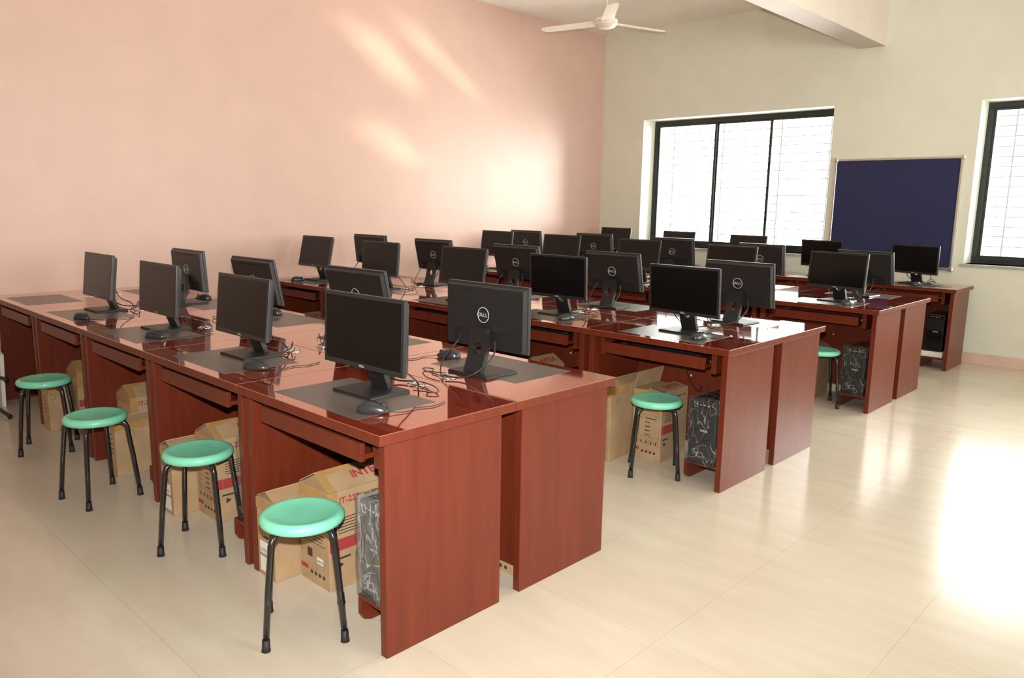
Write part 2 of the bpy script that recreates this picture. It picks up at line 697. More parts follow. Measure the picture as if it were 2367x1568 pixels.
# ------------------------------------------------------------------ desks
D = 0.5923           # desk depth
H = 0.75
TT = 0.0345
W0 = 0.9037          # desk width of the pattern piece
ROW = {'A': (4.5226, 0.0), 'B': (4.548, 2.0779), 'C': (4.524, 4.2451), 'D': (4.4911, 6.301)}


def make_desk():
    root = empty('computer_desk')
    w = W0 / 2
    d = D / 2
    b = MB(); b.box(-w + .0008, w - .0008, -d + .0006, d - .0006, H - TT, H, 'wood_top', .003, 2)
    top = b.build('tabletop', root)
    top.data.materials.append(M['wood_side'])
    for f in top.data.polygons:
        if f.normal.z < .9:
            f.material_index = 1
    b = MB(); b.box(-.256, .256, -d + .052, -d + .388, H - .002, H + .0006, 'pad')
    tag(b.build('writing_pad', top), 'grey leatherette writing pad let into the top')
    b = MB()
    b.lathe([(0, .002), (.026, .002), (.028, .005), (.037, .0045), (.040, .0015), (.040, -.002), (0, -.002)], 'chrome', 28, Matrix.Translation((.008, -d + .506, H)))
    tag(b.build('cable_grommet', top), 'silver cable grommet')
    for s in (-1, 1):
        b = MB(); x0, x1 = sorted((s * (w - .020), s * (w - .052)))
        b.box(x0, x1, -d + .032, -d + .540, 0, H - TT, 'wood_side', .002)
        b.build('side_panel', root)
    b = MB(); b.box(-w + .052, w - .052, -d + .488, -d + .506, .075, H - TT, 'wood_side')
    b.lathe([(0, 0), (.007, 0), (.006, .003), (0, .003)], 'screw', 12, Matrix.Translation((-w + .14, -d + .488, .66)) @ Matrix.Rotation(R(90), 4, 'X'))
    b.lathe([(0, 0), (.007, 0), (.006, .003), (0, .003)], 'screw', 12, Matrix.Translation((-.03, -d + .488, .47)) @ Matrix.Rotation(R(90), 4, 'X'))
    b.build('modesty_panel', root)
    # pull-out keyboard tray
    x0, x1 = -w + .115, -w + .752
    b = MB()
    b.box(x0, x1, -d + .038, -d + .056, .622, .684, 'wood_side', .002)
    b.box(x0 + .004, x1 - .004, -d + .056, -d + .40, .628, .644, 'wood_side')
    tray = b.build('keyboard_tray', root)
    for xs in (x0 - .016, x1 + .004):
        s = MB(); s.box(xs, xs + .012, -d + .075, -d + .42, .654, .670, 'chrome', .002)
        s.build('tray_slide', tray)
    for xs in (x0 - .046, x1 + .018):
        s = MB(); s.box(xs, xs + .028, -d + .075, -d + .46, .60, H - TT, 'wood_side', .002)
        s.build('slide_bracket', root)
    # low shelf for the computer tower
    b = MB()
    lx = w - .272
    b.box(lx, w - .052, -d + .10, -d + .47, .088, .106, 'wood_side', .002)
    prof = [(-d + .10, .088), (-d + .10, .035), (-d + .112, .012), (-d + .14, 0), (-d + .47, 0), (-d + .47, .088)]
    mx = Matrix(((0, 1, 0, 0), (1, 0, 0, 0), (0, 0, 1, 0), (0, 0, 0, 1)))
    b.prism(prof, lx, lx + .018, 'wood_side', 0, mx)
    b.build('tower_shelf', root)
    return root


POS = ['at the aisle end', 'second from the aisle', 'third from the aisle', 'fourth from the aisle', 'at the pink wall end']
RNAME = {'A': 'nearest row', 'B': 'second row', 'C': 'third row', 'D': 'farthest row'}
desks = {}
proto = None
for row in 'ABCD':
    xe, y0 = ROW[row]
    wd = (xe - .006) / 5
    for side in ((0, 1) if row != 'D' else (0,)):
        for i in range(5):
            o = make_desk() if proto is None else copy_tree(proto)
            proto = proto or o
            o.location = (xe - (i + .5) * wd, y0 + D * (.5 + side), 0)
            o.rotation_euler = (0, 0, PI * side)
            o.scale = (wd / W0, 1, 1)
            if row == 'D':
                lab = 'reddish wood computer desk against the far wall, ' + POS[i]
            else:
                lab = 'reddish wood computer desk, %s of the %s, %s' % ('far side' if side else 'near side', RNAME[row], POS[i])
            tag(o, lab, 'desk', 'computer desks in rows')
            desks[(row, side, i)] = (o, wd)

# ------------------------------------------------------------------ monitors
SW, SH = .46, .27


def make_monitor():
    """origin under the base plate on the desk; screen faces -y"""
    root = empty('monitor')
    b = MB()
    b.prism([(-.113, 0), (-.113, .004), (-.109, .011), (.109, .011), (.113, .004), (.113, 0)], -.09, .09, 'black_plastic', .0012)
    b.build('base_plate', root)
    # neck plate with round cable hole, leaning forward
    n = 40
    hw, z0, z1 = .050, .009, .190
    hc, hr = .104, .0245
    bm_ = bmesh.new()
    th = .022

    def yoff(z):
        t_ = (z - z0) / (z1 - z0)
        return .052 - .036 * t_ - .012 * math.sin(t_ * PI)
    out_, in_ = [], []
    for k in range(n):
        a = 2 * PI * k / n
        c, s = math.cos(a), math.sin(a)
        tx = hw / abs(c) if abs(c) > 1e-6 else 9
        tz = ((z1 - hc) if s > 0 else (hc - z0)) / abs(s) if abs(s) > 1e-6 else 9
        q = min(tx, tz)
        out_.append((q * c, hc + q * s))
        in_.append((hr * c, hc + hr * s))
    mid_ = [((a[0] + b_[0]) / 2, (a[1] + b_[1]) / 2) for a, b_ in zip(out_, in_)]
    rings = []
    for ring in (out_, mid_, in_):
        rings.append(([bm_.verts.new((p[0], yoff(p[1]) - th / 2, p[1])) for p in ring], [bm_.verts.new((p[0], yoff(p[1]) + th / 2, p[1])) for p in ring]))
    for k in range(n):
        j = (k + 1) % n
        for a, c in ((0, 1), (1, 2)):
            bm_.faces.new((rings[a][0][k], rings[a][0][j], rings[c][0][j], rings[c][0][k]))
            bm_.faces.new((rings[a][1][k], rings[c][1][k], rings[c][1][j], rings[a][1][j]))
        bm_.faces.new((rings[0][0][k], rings[0][1][k], rings[0][1][j], rings[0][0][j]))
        bm_.faces.new((rings[2][0][k], rings[2][0][j], rings[2][1][j], rings[2][1][k]))
    bmesh.ops.recalc_face_normals(bm_, faces=bm_.faces[:])
    b = MB(); b._merge(bm_, 'black_plastic'); b.build('stand_neck', root)
    # housing: origin at the middle of the front face
    b = MB()
    b.box(-SW / 2, SW / 2, 0.0, .017, -SH / 2, SH / 2, 'bezel', .003)
    # back bulge, notched at the bottom for the ports
    bl = [(-.225, .128), (.225, .128), (.225, -.130), (.172, -.130), (.172, -.062), (-.172, -.062), (-.172, -.130), (-.225, -.130)]
    b2 = bmesh.new()
    lo = [b2.verts.new((x_, .0165, z_)) for x_, z_ in bl]
    ins = {-.225: -.216, .225: .216, .128: .118, -.130: -.124, .172: .172, -.172: -.172, -.062: -.062}
    hi = [b2.verts.new((ins[x_], .034, ins[z_])) for x_, z_ in bl]
    b2.faces.new(hi)
    for k in range(8):
        b2.faces.new((lo[k], lo[(k + 1) % 8], hi[(k + 1) % 8], hi[k]))
    bmesh.ops.recalc_face_normals(b2, faces=b2.faces[:])
    b._merge(b2, 'black_plastic')
    b.box(-.172, .172, .0165, .0225, -.128, -.062, 'vent_recess')  # recess shade put into the colour: darker floor so the notch shows
    b.box(-.058, .058, .034, .0352, -.062, .048, 'black_plastic', .0005)
    hs = b.build('display_housing', root, (0, -.037, .223))
    b = MB()
    b.box(-SW / 2 + .014, SW / 2 - .014, -.0006, .004, -SH / 2 + .020, SH / 2 - .014, 'display')
    tag(b.build('display_screen', hs), 'switched off black screen')
    b = MB()
    mx = Matrix.Translation((0, -.0009, -SH / 2 + .0098)) @ Matrix.Rotation(R(90), 4, 'X')
    b.text('DELL', .012, 'logo', mx, bold=.0002, xs=1.15)
    b.build('front_logo', hs)
    b = MB(); b.box(-.135, .135, .033, .0343, .102, .107, 'vent_recess'); b.build('vent_slot', hs)
    # ring logo on the back
    b = MB()
    ring = [(.031 * math.cos(2 * PI * k / 40), .0356, .006 + .031 * math.sin(2 * PI * k / 40)) for k in range(40)]
    b.tube(ring, .0016, 'logo', 6, True)
    rb = Matrix.Rotation(PI, 4, 'Z') @ Matrix.Rotation(R(90), 4, 'X')
    for s_, dx, rot, sz in (('D', -.0195, 0, .022), ('E', -.0070, 38, .022), ('L', .0062, 0, .022), ('L', .0182, 0, .022)):
        b.text(s_, sz, 'logo', Matrix.Translation((0, .0359, .0055)) @ rb @ Matrix.Translation((dx, 0, 0)) @ Matrix.Rotation(R(rot), 4, 'Z'), bold=.0002, xs=.95)
    b.build('back_logo', hs)
    return root


def cable_obj(name, pts, r, parent, mat='cable', n=6, seg=6):
    b = MB(); b.tube(smooth_path(pts, n), r, mat, seg)
    return b.build(name, parent)


# cables run from the port recess to the grommet (root frame)
def add_cables(root, hz, hy, variant):
    zt = hz - .085
    if variant == 0:
        cable_obj('video_cable', [(-.095, hy + .026, zt), (-.098, hy + .034, zt - .06), (-.08, .09, .03), (-.03, .13, .012), (.0, .19, .012)], .0032, root)
        cable_obj('power_cable', [(.10, hy + .026, zt), (.115, hy + .05, zt - .05), (.10, .11, .05), (.06, .15, .012), (.02, .19, .012)], .0030, root)
        cable_obj('cable_loop', [(.02, .19, .010), (.07, .17, .05), (.11, .14, .032), (.08, .12, .008), (.12, .10, .006), (.14, .13, .02), (.07, .18, .02)], .0022, root)
    else:
        cable_obj('video_cable', [(-.095, hy + .026, zt), (-.11, hy + .05, zt - .055), (-.10, .12, .04), (-.05, .16, .010), (.02, .19, .012)], .0032, root)
        cable_obj('power_cable', [(.10, hy + .026, zt), (.12, hy + .03, zt - .03), (.13, .10, .05), (.08, .16, .012), (.02, .20, .012)], .0030, root)
        cable_obj('cable_loop', [(.06, .15, .010), (.13, .16, .006), (.17, .12, .006), (.20, .15, .008), (.13, .19, .012), (.04, .20, .012)], .0022, root)


# x, y, z, yaw, tilt of the middle of each screen
MON = {
    'A4': (1.241, .310, .967, .011, .119), 'A3': (2.178, .297, .969, .014, .077), 'A2': (3.134, .282, .974, .006, .106), 'A1': (4.055, .273, .976, .034, .032),
    'A4b': (1.229, .900, .973, .005, .048), 'A3b': (2.158, .889, .978, .028, .197), 'A2b': (3.174, .895, .988, .033, .213), 'A1b': (4.092, .878, .983, .016, -.001),
    'B5': (.408, 2.356, 1.005, .015, .224), 'B4': (1.321, 2.373, .995, .006, .095), 'B3': (2.313, 2.354, 1.0, .004, .162), 'B2': (3.187, 2.367, .992, .011, -.042), 'B1': (4.095, 2.371, .983, -.061, -.058),
    'B5b': (.390, 2.983, 1.004, .053, .114), 'B4b': (1.303, 2.984, 1.004, .028, .21), 'B3b': (2.266, 2.992, 1.001, .037, .23), 'B2b': (3.179, 2.991, .996, -.004, .213), 'B1b': (4.113, 3.0, .986, -.075, .131),
    'C5': (.487, 4.523, 1.022, 0, .14), 'C4': (1.391, 4.521, 1.015, .018, .143), 'C3': (2.311, 4.519, 1.008, -.001, .149), 'C2': (3.231, 4.516, .997, -.058, .157), 'C1': (4.095, 4.546, .985, -.133, .092),
    'C5b': (.359, 5.158, 1.015, .015, .136), 'C4b': (1.33, 5.162, 1.015, .034, .128), 'C3b': (2.289, 5.163, 1.009, .011, .133), 'C2b': (3.197, 5.166, .993, -.124, .10), 'C1b': (4.089, 5.17, .981, -.122, .218),
    'D5': (.543, 6.583, 1.036, -.023, .134), 'D4': (1.451, 6.58, 1.023, -.106, .144), 'D3': (2.33, 6.576, 1.011, -.107, .149), 'D2': (3.152, 6.577, .989, -.171, -.07), 'D1': (4.036, 6.584, .982, -.231, -.012),
}
proto = make_monitor()
first = True
for key, (x, y, z, yaw, tilt) in MON.items():
    back = key.endswith('b')
    row, i = key[0], int(key[1]) - 1
    o = proto if first else copy_tree(proto)
    first = False
    th = yaw + (PI if back else 0)
    # the housing tilts about its own middle; its middle sits .037 in front of the stand
    off = Matrix.Rotation(th, 3, 'Z') @ Vector((0, .037, 0))
    o.location = (x + off.x, y + off.y, H + .0006)
    o.rotation_euler = (0, 0, th)
    for ch in o.children:
        if ch.name.startswith('display_housing'):
            ch.rotation_euler = (-tilt, 0, 0)
            ch.location = (0, -.037, z - H)
    side = 'far' if back else 'near'
    if back:
        lab = 'black monitor seen from behind, %s, %s' % (RNAME[row], POS[i])
    elif row == 'D':
        lab = 'black monitor facing the viewer against the far wall, %s' % POS[i]
    else:
        lab = 'black monitor facing the viewer, %s, %s' % (RNAME[row], POS[i])
    if key in ('A4', 'A4b'):
        lab = lab.replace('fourth from the aisle', 'leftmost of that row')
    tag(o, lab, 'monitor', 'black computer monitors on the desks')
    o['_v'] = 0
    del o['_v']
    MON[key] = (o, z - H, back)
for j, (key, (o, hz, back)) in enumerate(MON.items()):
    add_cables(o, hz, 0, j % 2)

# ------------------------------------------------------------------ mice and keyboards


def make_mouse(straight=False):
    root = empty('computer_mouse')
    bm_ = bmesh.new()
    bmesh.ops.create_uvsphere(bm_, u_segments=24, v_segments=14, radius=1)
    for v in bm_.verts:
        x_, y_, z_ = v.co
        w_ = .031 * (1 - .16 * y_ - .10 * (1 - y_ * y_))
        v.co = Vector((math.copysign(abs(x_) ** .8, x_) * w_, y_ * .056, max(z_, -.25) * (.031 - .009 * y_) + .008))
    b = MB(); b._merge(bm_, 'mouse', True); b.build('mouse_body', root)
    b = MB(); b.lathe([(0, -.0035), (.009, -.0035), (.010, 0), (.009, .0035), (0, .0035)], 'rubber', 16, Matrix.Translation((0, .034, .0265)) @ Matrix.Rotation(R(90), 4, 'Y'))
    b.build('scroll_wheel', root)
    if straight:
        cable_obj('mouse_cable', [(0, .052, .010), (.012, .072, .004), (.06, .082, .003), (.13, .088, .003), (.185, .13, .003), (.195, .22, .003)], .0017, root, n=5)
        return root
    cable_obj('mouse_cable', [(0, .052, .010), (-.004, .074, .005), (-.030, .110, .003), (-.085, .125, .003), (-.120, .170, .003), (-.190, .190, .003)], .0017, root, n=5)
    return root


MOUSE = [  # x, y, yaw, label
    (4.292, .146, -R(58), 'black mouse in front of the nearest monitor'),
    (3.425, .190, -R(58), 'black mouse by the monitor second from the aisle in the nearest row'),
    (2.428, .180, -R(60), 'black mouse by the monitor third from the aisle in the nearest row'),
    (1.556, .114, -R(70), 'black mouse by the leftmost standing monitor of the nearest row'),
    (3.772, .939, PI - R(62), 'black mouse left of the nearest monitor seen from behind'),
    (2.066, 1.022, PI - R(50), 'black mouse on the far side of the nearest row, third from the aisle'),
    (1.112, 1.022, PI - R(50), 'black mouse behind the leftmost turned away monitor of the nearest row'),
    (.372, 2.20, -R(20), 'black mouse by the monitor at the pink wall end of the second row'),
    (1.52, 2.24, -R(20), 'black mouse by the fourth monitor from the aisle in the second row'),
    (3.376, 2.245, -R(12), 'black mouse by the second monitor from the aisle in the second row'),
    (4.278, 2.255, -R(8), 'black mouse at the aisle end of the second row'),
    (4.25, 4.405, -R(20), 'black mouse at the aisle end of the third row'),
    (.44, 4.395, -R(20), 'black mouse at the pink wall end of the third row'),
    (4.119, 6.45, -R(20), 'black mouse on the desk against the far wall, aisle end'),
]
proto = make_mouse()
proto2 = make_mouse(True)
for k, (x, y, a, lab) in enumerate(MOUSE):
    o = proto if k == 0 else proto2 if k == 7 else copy_tree(proto if k < 7 else proto2)
    o.location = (x, y, H + .0006)
    o.rotation_euler = (0, 0, a)
    tag(o, lab, 'mouse', 'black computer mice on the desks')


def make_keyboard():
    root = empty('keyboard')
    b = MB(); b.box(-.22, .22, -.07, .07, 0, .016, 'key', .004); b.build('keyboard_case', root)
    b = MB()
    for r_ in range(6):
        for c_ in range(20):
            x0 = -.209 + c_ * .021
            y0 = -.058 + r_ * .0195
            b.box(x0, x0 + .018, y0, y0 + .0165, .015, .022 + r_ * .0012, 'key', .0015, 1)
    b.build('key_field', root)
    return root


KB = [('A', i) for i in range(4)] + [('B', i) for i in range(5)] + [('C', i) for i in range(5)] + [('D', 0), ('D', 1)]
proto = make_keyboard()
for k, (row, i) in enumerate(KB):
    o = proto if k == 0 else copy_tree(proto)
    d_, wd = desks[(row, 0, i)]
    o.location = (d_.location.x - wd / 2 + .435 + random.uniform(-.03, .03), ROW[row][1] + .145, .6445)
    lab = 'black keyboard in a desk tray, %s, %s' % (RNAME[row], POS[i])
    tag(o, lab, 'keyboard', 'black keyboards in the desk trays')

# ------------------------------------------------------------------ stools


def make_stool():
    root = empty('round_stool')
    b = MB()
    hs = .418
    b.lathe([(0, hs - .010), (.06, hs - .009), (.095, hs - .006), (.112, hs - .002), (.122, hs), (.132, hs - .004), (.139, hs - .013), (.140, hs - .022), (.136, hs - .032), (.128, hs - .037), (.118, hs - .036), (.112, hs - .028), (0, hs - .026)], 'green', 56)
    tag(b.build('seat', root), 'green dished seat')
    b = MB()
    b.tube([(.075 * math.cos(k * PI / 12), .075 * math.sin(k * PI / 12), hs - .040) for k in range(24)], .010, 'leg', 8, True)
    b.build('under_frame', root)
    for k in range(4):
        a = k * PI / 2
        c, s = math.cos(a), math.sin(a)
        prof = [(.070, hs - .040), (.100, hs - .040), (.120, hs - .044), (.133, hs - .054), (.140, hs - .072), (.1425, hs - .10), (.158, .20), (.176, .03)]
        b = MB(); b.tube([(r_ * c, r_ * s, z_) for r_, z_ in prof], .0108, 'leg', 12)
        lg = b.build('leg', root)
        b = MB()
        d = Vector((.178 - .176, 0, -.03))
        b.tube([(.1755 * c, .1755 * s, .040), (.1765 * c, .1765 * s, .012), (.177 * c, .177 * s, 0)], [.0125, .0135, .0155], 'rubber', 12)
        tag(b.build('rubber_foot', lg))
    return root


STOOL = [
    (4.148, -.045, R(-76), 'green round stool nearest the viewer, at the aisle end of the nearest row'),
    (3.272, -.005, R(0), 'green round stool second from the aisle in front of the nearest row'),
    (2.430, -.128, R(55), 'green round stool third from the aisle in front of the nearest row'),
    (1.434, -.075, R(22), 'green round stool farthest left, standing by the nearest row'),
    (4.103, 2.150, R(-10), 'green round stool at the aisle end of the second row'),
    (4.120, 4.300, R(-12), 'green round stool half hidden at the aisle end of the third row'),
]
proto = make_stool()
for k, (x, y, a, lab) in enumerate(STOOL):
    o = proto if k == 0 else copy_tree(proto)
    o.location = (x, y, 0)
    o.rotation_euler = (0, 0, a)
    tag(o, lab, 'stool', 'green round stools')

# ------------------------------------------------------------------ cartons


def face_mx(face, w, d, h):
    """matrix putting local (x right, y up) on the box face; box spans 0..w, 0..d, 0..h"""
    e = .0012
    if face == 'front':       # -y
        return Matrix(((1, 0, 0, 0), (0, 0, -1, -e), (0, 1, 0, 0), (0, 0, 0, 1)))
    return Matrix(((0, 0, 1, w + e), (1, 0, 0, 0), (0, 1, 0, 0), (0, 0, 0, 1)))   # +x


def deco(b, mx, x0, x1, y0, y1, mat, lift=0):
    p = [mx @ Vector((x, y, lift)) for x, y in ((x0, y0), (x1, y0), (x1, y1), (x0, y1))]
    b.quad(p, mat)


def outline(b, mx, x0, x1, y0, y1, t_, mat):
    deco(b, mx, x0, x1, y0, y0 + t_, mat)
    deco(b, mx, x0, x1, y1 - t_, y1, mat)
    deco(b, mx, x0, x0 + t_, y0 + t_, y1 - t_, mat)
    deco(b, mx, x1 - t_, x1, y0 + t_, y1 - t_, mat)


def tower_carton(w, d, h, style, label, loc, rz=0, lid='ridge'):
    """tall carton of a computer case, its long top flaps meeting in a low ridge"""
    root = empty('cardboard_box', loc, rz)
    b = MB()
    b.box(0, w, 0, d, 0, h, 'carton', .003)
    F, S = face_mx('front', w, d, h), face_mx('side', w, d, h)
    T = lambda mx, x, y: mx @ Matrix.Translation((x, y, 0))
    # front: data panel
    b.text('IT-223', .030, 'red', T(F, w * .30, h * .76), bold=.0012)
    b.text('with SMPS & USB', .011, 'ink', T(F, w * .68, h * .735))
    deco(b, F, w * .42, w * .95, h * .70, h * .705, 'red')
    if style == 0:
        outline(b, F, w * .10, w * .94, h * .33, h * .66, .0010, 'ink')
        for k, s_ in enumerate(('MODEL', 'QTY', 'N.W', 'G.W', 'SIZE')):
            b.text(s_, .0115, 'ink', T(F, w * .14, h * (.605 - .06 * k)), 'LEFT')
            deco(b, F, w * .44, w * (.62 if k else .84), h * (.600 - .06 * k), h * (.613 - .06 * k), 'ink')
    else:
        for k in range(7):
            deco(b, F, w * .12, w * (.88 - .07 * (k % 3)), h * (.64 - .035 * k), h * (.646 - .035 * k), 'ink')
        deco(b, F, w * .25, w * .42, h * .27, h * .36, 'ink')
        deco(b, F, w * .58, w * .80, h * .235, h * .305, 'paper', .0003)
        for k in range(9):
            deco(b, F, w * (.60 + .021 * k), w * (.60 + .021 * k + .007 + .004 * (k % 2)), h * .25, h * .28, 'ink', .0006)
    for k in range(5):
        x0 = w * (.09 + .17 * k)
        outline(b, F, x0, x0 + w * .135, h * .225, h * .285, .0009, 'ink') if style == 0 else None
        if style == 0:
            deco(b, F, x0 + w * .045, x0 + w * .09, h * .237, h * .273, 'ink')
    deco(b, F, 0.002, w * .26, h * .12, h * .165, 'red')
    for k in range(4):
        mk = T(F, w * (.38 + .14 * k), h * .115)
        b.lathe([(0, 0), (.008, 0)], 'ink', 14, mk, False)
    # side: warning lines, red band with a pale arc, fragile mark
    for k in range(6):
        deco(b, S, d * .12, d * (.42 + .05 * ((k * 2) % 3)), h * (.72 - .030 * k), h * (.729 - .030 * k), 'ink')
    deco(b, S, .002, d * .52, h * .40, h * .52, 'red')
    arc = [S @ Vector((d * .16 + .030 * math.cos(R(90 + 180 * k / 12)), h * .46 + .030 * math.sin(R(90 + 180 * k / 12)), .0006)) for k in range(13)]
    b.tube(arc, .0007, 'carton', 4)
    deco(b, S, d * .06, d * .28, h * .31, h * .33, 'ink')
    b.lathe([(0, 0), (.016, 0)], 'ink', 3, T(S, d * .14, h * .25), False)
    b.text('IT-223', .034, 'red', T(S, d * .14, h * .90), 'LEFT', bold=.001)
    b.text('with SMPS & USB', .016, 'ink', T(S, d * .47, h * .905), 'LEFT', bold=.0004)
    # tape around the front top corner
    deco(b, F, .0, w, h * .89, h * .998, 'tape', .0002)
    deco(b, S, .0, d * .12, h * .72, h * .998, 'tape', .0002)
    b.build('box_body', root)
    # long flaps
    rg = w * .52
    rise = .055 if lid == 'ridge' else .012
    b = MB()
    L = math.hypot(w - rg, rise)
    a = math.atan2(rise, w - rg)
    mx = Matrix.Translation((w, 0, h)) @ Matrix.Rotation(a, 4, 'Y') @ Matrix.Translation((-L, 0, 0))
    b.box(0, L, .004, d - .004, 0, .004, 'carton', mx=mx)
    top = mx @ Matrix(((0, -1, 0, L), (1, 0, 0, 0), (0, 0, 1, .0048), (0, 0, 0, 1)))
    b.text('iNTEX', .052, 'red', top @ Matrix.Translation((d * .62, L * .52, 0)), bold=.0018)
    deco(b, top, 0.004, .035, .0, L, 'tape')
    deco(b, top, 0.004, d * .5, L * .78, L, 'tape', .0002)
    b.build('top_flap', root)
    b = MB()
    L2 = math.hypot(rg, rise)
    a2 = math.atan2(rise, rg)
    mx2 = Matrix.Translation((0, 0, h)) @ Matrix.Rotation(-a2 if lid == 'ridge' else R(-76), 4, 'Y')
    b.box(0, L2, .004, d - .004, 0, .004, 'carton', mx=mx2)
    b.build('top_flap', root)
    b = MB()
    b.prism([(.006, h - .001), (w - .006, h - .001), (rg, h + rise - .004)], .006, .010, 'carton_in')
    b.build('end_flap', root)
    tag(root, label, 'box', 'brown cartons under the desks')
    return root


def monitor_carton(w, d, h, label, loc, rz=0, marks=True, stripes=True):
    """slim carton standing on edge; the big face looks to +x"""
    root = empty('cardboard_box', loc, rz)
    b = MB()
    b.box(0, w, 0, d, 0, h, 'carton', .003)
    F, S = face_mx('front', w, d, h), face_mx('side', w, d, h)
    # big face: ring mark at the top corner, tape, handle outline
    ring = [S @ Vector((d * .20 + .016 * math.cos(2 * PI * k / 20), h * .80 + .016 * math.sin(2 * PI * k / 20), .0004)) for k in range(20)]
    b.tube(ring, .0008, 'ink', 4, True)
    outline(b, S, d * .14, d * .26, h * .755, h * .845, .0007, 'ink') if marks else None
    outline(b, S, d * .62, d * .72, h * .16, h * .78, .0012, 'ink')
    deco(b, S, 0, d * .5, h * .88, h * .998, 'tape', .0002)
    deco(b, F, 0, w, h * .86, h * .998, 'tape', .0002)
    for k in range(5):
        deco(b, F, w * .35, w * .65, h * (.78 - .09 * k), h * (.80 - .09 * k), 'ink')
    if marks:
        deco(b, F, w * .15, w * .80, h * .30, h * .46, 'paper', .0003)
        deco(b, F, w * .15, w * .80, h * .06, h * .26, 'paper', .0003)
        for k in range(8):
            deco(b, F, w * (.2 + .06 * k), w * (.22 + .06 * k), h * .32, h * .37, 'ink', .0006)
    b.build('box_body', root)
    # top: one flap leaning up from the left edge, one from the right
    b = MB()
    mx = Matrix.Translation((0, 0, h)) @ Matrix.Rotation(R(-24), 4, 'Y')
    b.box(0, w * .62, .004, d - .004, 0, .004, 'carton', mx=mx)
    if stripes:
        for k in range(16):
            y0 = .03 + k * .022
            if y0 + .02 < d:
                p = [mx @ Vector((x, y, .0046)) for x, y in ((w * .2, y0), (w * .55, y0 + .010), (w * .55, y0 + .018), (w * .2, y0 + .008))]
                b.quad(p, 'ink')
    b.build('top_flap', root)
    b = MB()
    mx = Matrix.Translation((w, 0, h)) @ Matrix.Rotation(R(22), 4, 'Y') @ Matrix.Translation((-w * .56, 0, 0))
    b.box(0, w * .56, .004, d - .004, 0, .004, 'carton', mx=mx)
    b.build('top_flap', root)
    tag(root, label, 'box', 'brown cartons under the desks')
    return root


# nearest row
monitor_carton(.131, .40, .315, 'slim brown carton behind the nearest stool, left of the taller carton', (3.677, .034, 0), marks=True)
tower_carton(.198, .33, .385, 1, 'tall brown carton with red print beside the wrapped tower of the nearest desk', (3.817, .139, 0))
monitor_carton(.122, .42, .318, 'slim brown carton with white labels behind the second stool from the aisle', (2.797, .022, 0))
tower_carton(.205, .33, .385, 0, 'tall brown carton with red band behind the second stool from the aisle', (2.922, .135, 0))
monitor_carton(.108, .40, .285, 'slim brown carton behind the third stool from the aisle', (2.113, .022, 0), marks=False)
tower_carton(.195, .30, .372, 1, 'tall brown carton against the panel behind the third stool from the aisle', (1.870, .160, 0))
monitor_carton(.140, .12, .272, 'low brown carton behind the farthest left stool', (.968, .020, 0), marks=False, stripes=False)
tower_carton(.190, .29, .368, 1, 'tall brown carton deeper under the desk behind the farthest left stool', (.985, .170, 0))
tower_carton(.20, .30, .20, 1, 'brown carton seen through the gap between the end panels of the nearest row', (4.20, .72, 0))
# second row
monitor_carton(.125, .34, .430, 'tall slim brown carton at the aisle end of the second row', (3.712, 2.098, 0), marks=False, stripes=False)
tower_carton(.192, .272, .405, 0, 'brown carton with red band behind the stool of the second row', (3.862, 2.286, 0), lid='open')
tower_carton(.20, .30, .405, 0, 'brown carton under the second desk from the aisle in the second row', (2.95, 2.21, 0))
tower_carton(.20, .30, .385, 1, 'brown carton under the fourth desk from the aisle in the second row', (1.15, 2.20, 0))
tower_carton(.20, .30, .385, 1, 'brown carton under the desk at the pink wall end of the second row', (.14, 2.20, 0))
# third row
monitor_carton(.20, .24, .372, 'brown carton behind the half hidden stool of the third row', (3.84, 4.485, 0), marks=False, stripes=False)

# ------------------------------------------------------------------ computer towers


def wrap_mesh(w, d, h, seed, loose):
    rnd = random.Random(seed)
    b = bmesh.new()
    bmesh.ops.create_cube(b, size=1)
    for v in b.verts:
        v.co = Vector(((v.co.x) * (w + .014), (v.co.y) * (d * .62), (v.co.z + .5) * (h + .012)))
        v.co.y += d * .31 - d / 2 - .008
    back_f = [f for f in b.faces if f.normal.y > .9]
    bmesh.ops.delete(b, geom=back_f, context='FACES')
    bmesh.ops.subdivide_edges(b, edges=b.edges[:], cuts=7, use_grid_fill=True)
    for v in b.verts:
        p = v.co
        amp = .006
        v.co += Vector((rnd.uniform(0, amp) * (1 if p.x > 0 else -1), -rnd.uniform(0, amp), rnd.uniform(-amp * .3, amp) * (.5 if p.z > h * .5 else -.0)))
        if loose and p.x > w * .4 and p.y > -d * .42:
            v.co.x += .022 * math.sin((p.z / h) * PI) ** 2 * loose
        v.co.z = max(v.co.z, .0015)
    return b


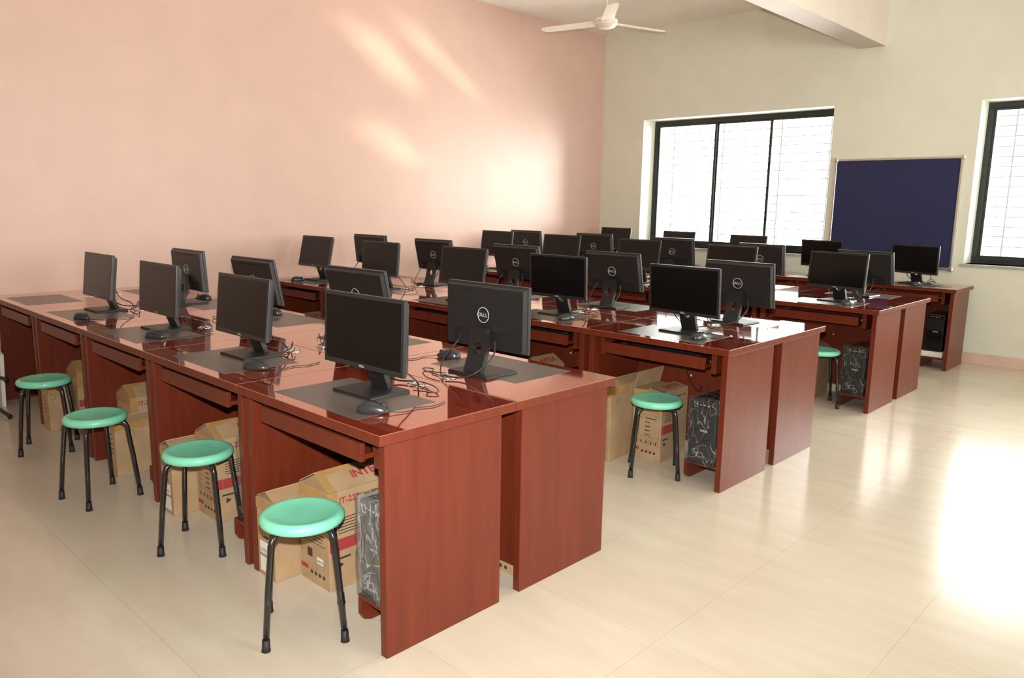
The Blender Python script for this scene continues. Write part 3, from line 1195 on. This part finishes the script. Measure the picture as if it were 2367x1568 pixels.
def make_tower(wrapped, seed=1, loose=0, label='', loc=(0, 0, 0), rz=0):
    root = empty('computer_tower', loc, rz)
    w, d, h = .158, .36, .345
    b = MB(); b.box(-w / 2, w / 2, -d / 2 + .022, d / 2, .004, h - .003, 'tower', .003); b.build('tower_case', root)
    b = MB()
    y = -d / 2
    b.box(-w / 2, w / 2, y, y + .024, 0, h, 'tower', .006)
    b.box(-w / 2 + .006, w / 2 - .006, y - .002, y + .004, .012, h * .58, 'tower_gloss', .003)
    b.box(-w / 2 + .008, w / 2 - .008, y - .001, y + .004, h * .88, h - .012, 'tower_gloss', .002)
    for z in (.62, .70, .78):
        b.box(-w / 2 + .010, w / 2 - .010, y - .0015, y + .002, h * z, h * (z + .066), 'tower', .002)
    for k in range(4):
        b.box(-.04 + .022 * k, -.030 + .022 * k, y - .0022, y, h * .925, h * .938, 'logo')
    F = Matrix(((1, 0, 0, 0), (0, 0, -1, y - .0026), (0, 1, 0, 0), (0, 0, 0, 1)))
    b.text('INTEX', .0155, 'logo', F @ Matrix.Translation((.012, h * .535, 0)), bold=.0005)
    b.build('front_bezel', root)
    for x0 in (-.040, .010):
        b = MB()
        sl = .32
        p = [F @ Vector((x, z, .0004)) for x, z in ((x0, h * .33 + (x0 + .04) * sl), (x0 + .038, h * .33 + (x0 + .078) * sl), (x0 + .038, h * .33 + (x0 + .078) * sl + .0055), (x0, h * .33 + (x0 + .04) * sl + .0055))]
        b.quad(p, 'lime')
        bmesh.ops.solidify(b.bm, geom=b.bm.faces[:], thickness=.0008)
        tag(b.build('lime_stripe', root), 'lime green stripe')
    if wrapped:
        b = MB(); b._merge(wrap_mesh(w, d, h, seed, loose), 'wrap_loose' if loose else 'wrap', True)
        tag(b.build('plastic_wrap', root), 'crumpled clear plastic wrap')
    tag(root, label, 'computer', 'black computer towers on the desk shelves')
    return root


TZ = .1062
make_tower(True, 3, .5, 'plastic wrapped black tower under the nearest desk', (4.345, .285, TZ), R(-4))
make_tower(True, 4, 0, 'plastic wrapped black tower behind the second stool from the aisle in the nearest row', (ROW['A'][0] - .9037 - .165, .305, TZ))
make_tower(True, 5, 0, 'plastic wrapped black tower behind the third stool from the aisle in the nearest row', (ROW['A'][0] - 2 * .9037 - .165, .305, TZ))
make_tower(True, 6, 0, 'plastic wrapped black tower under the aisle end desk of the second row', (4.383, 2.335, TZ))
make_tower(False, 7, 0, 'black tower under the second desk from the aisle in the second row', (3.465, 2.335, TZ))
make_tower(True, 8, 0, 'plastic wrapped black tower under the aisle end desk of the third row', (4.352, 4.525, TZ))
b = MB(); b.box(-.092, .092, -.19, .18, 0, .052, 'foam', .006)
tray = tag(b.build('foam_tray', None, (4.322, 6.585, TZ)), 'white foam tray under the tower at the far wall', 'foam tray')
make_tower(False, 9, 0, 'unwrapped black tower on a white foam tray under the far wall desk', (4.322, 6.580, TZ + .0522))

# cords hanging at the aisle end of the third and second rows
b = MB(); b.tube(smooth_path([(3.98, 2.56, .60), (4.03, 2.54, .54), (4.09, 2.50, .47), (4.16, 2.48, .41), (4.20, 2.45, .452)], 5), .003, 'cable', 6)
tag(b.build('power_cord'), 'black cord hanging behind the stool of the second row', 'cord')

# white sheet and a stool lying on its side by the pink wall end of the nearest row
b = MB()
b.prism([(0, 0), (.235, 0), (.185, .36), (0, .40)], -.012, .012, 'foam', .003)
tag(b.build('foam_sheet', None, (.014, -.028, 0), (R(-4), 0, 0)), 'white foam sheet leaning at the far left edge of the nearest row', 'foam sheet')
st = copy_tree(proto)
st.location = (.61, -.205, .142)
st.rotation_euler = (R(45), 0, 0)
st.rotation_mode = 'QUATERNION'
st.rotation_quaternion = (Matrix.Rotation(R(-90), 4, 'Y') @ Matrix.Rotation(R(45), 4, 'Z')).to_quaternion()
tag(st, 'stool lying on its side at the left edge, only its black legs showing', 'stool', 'green round stools')
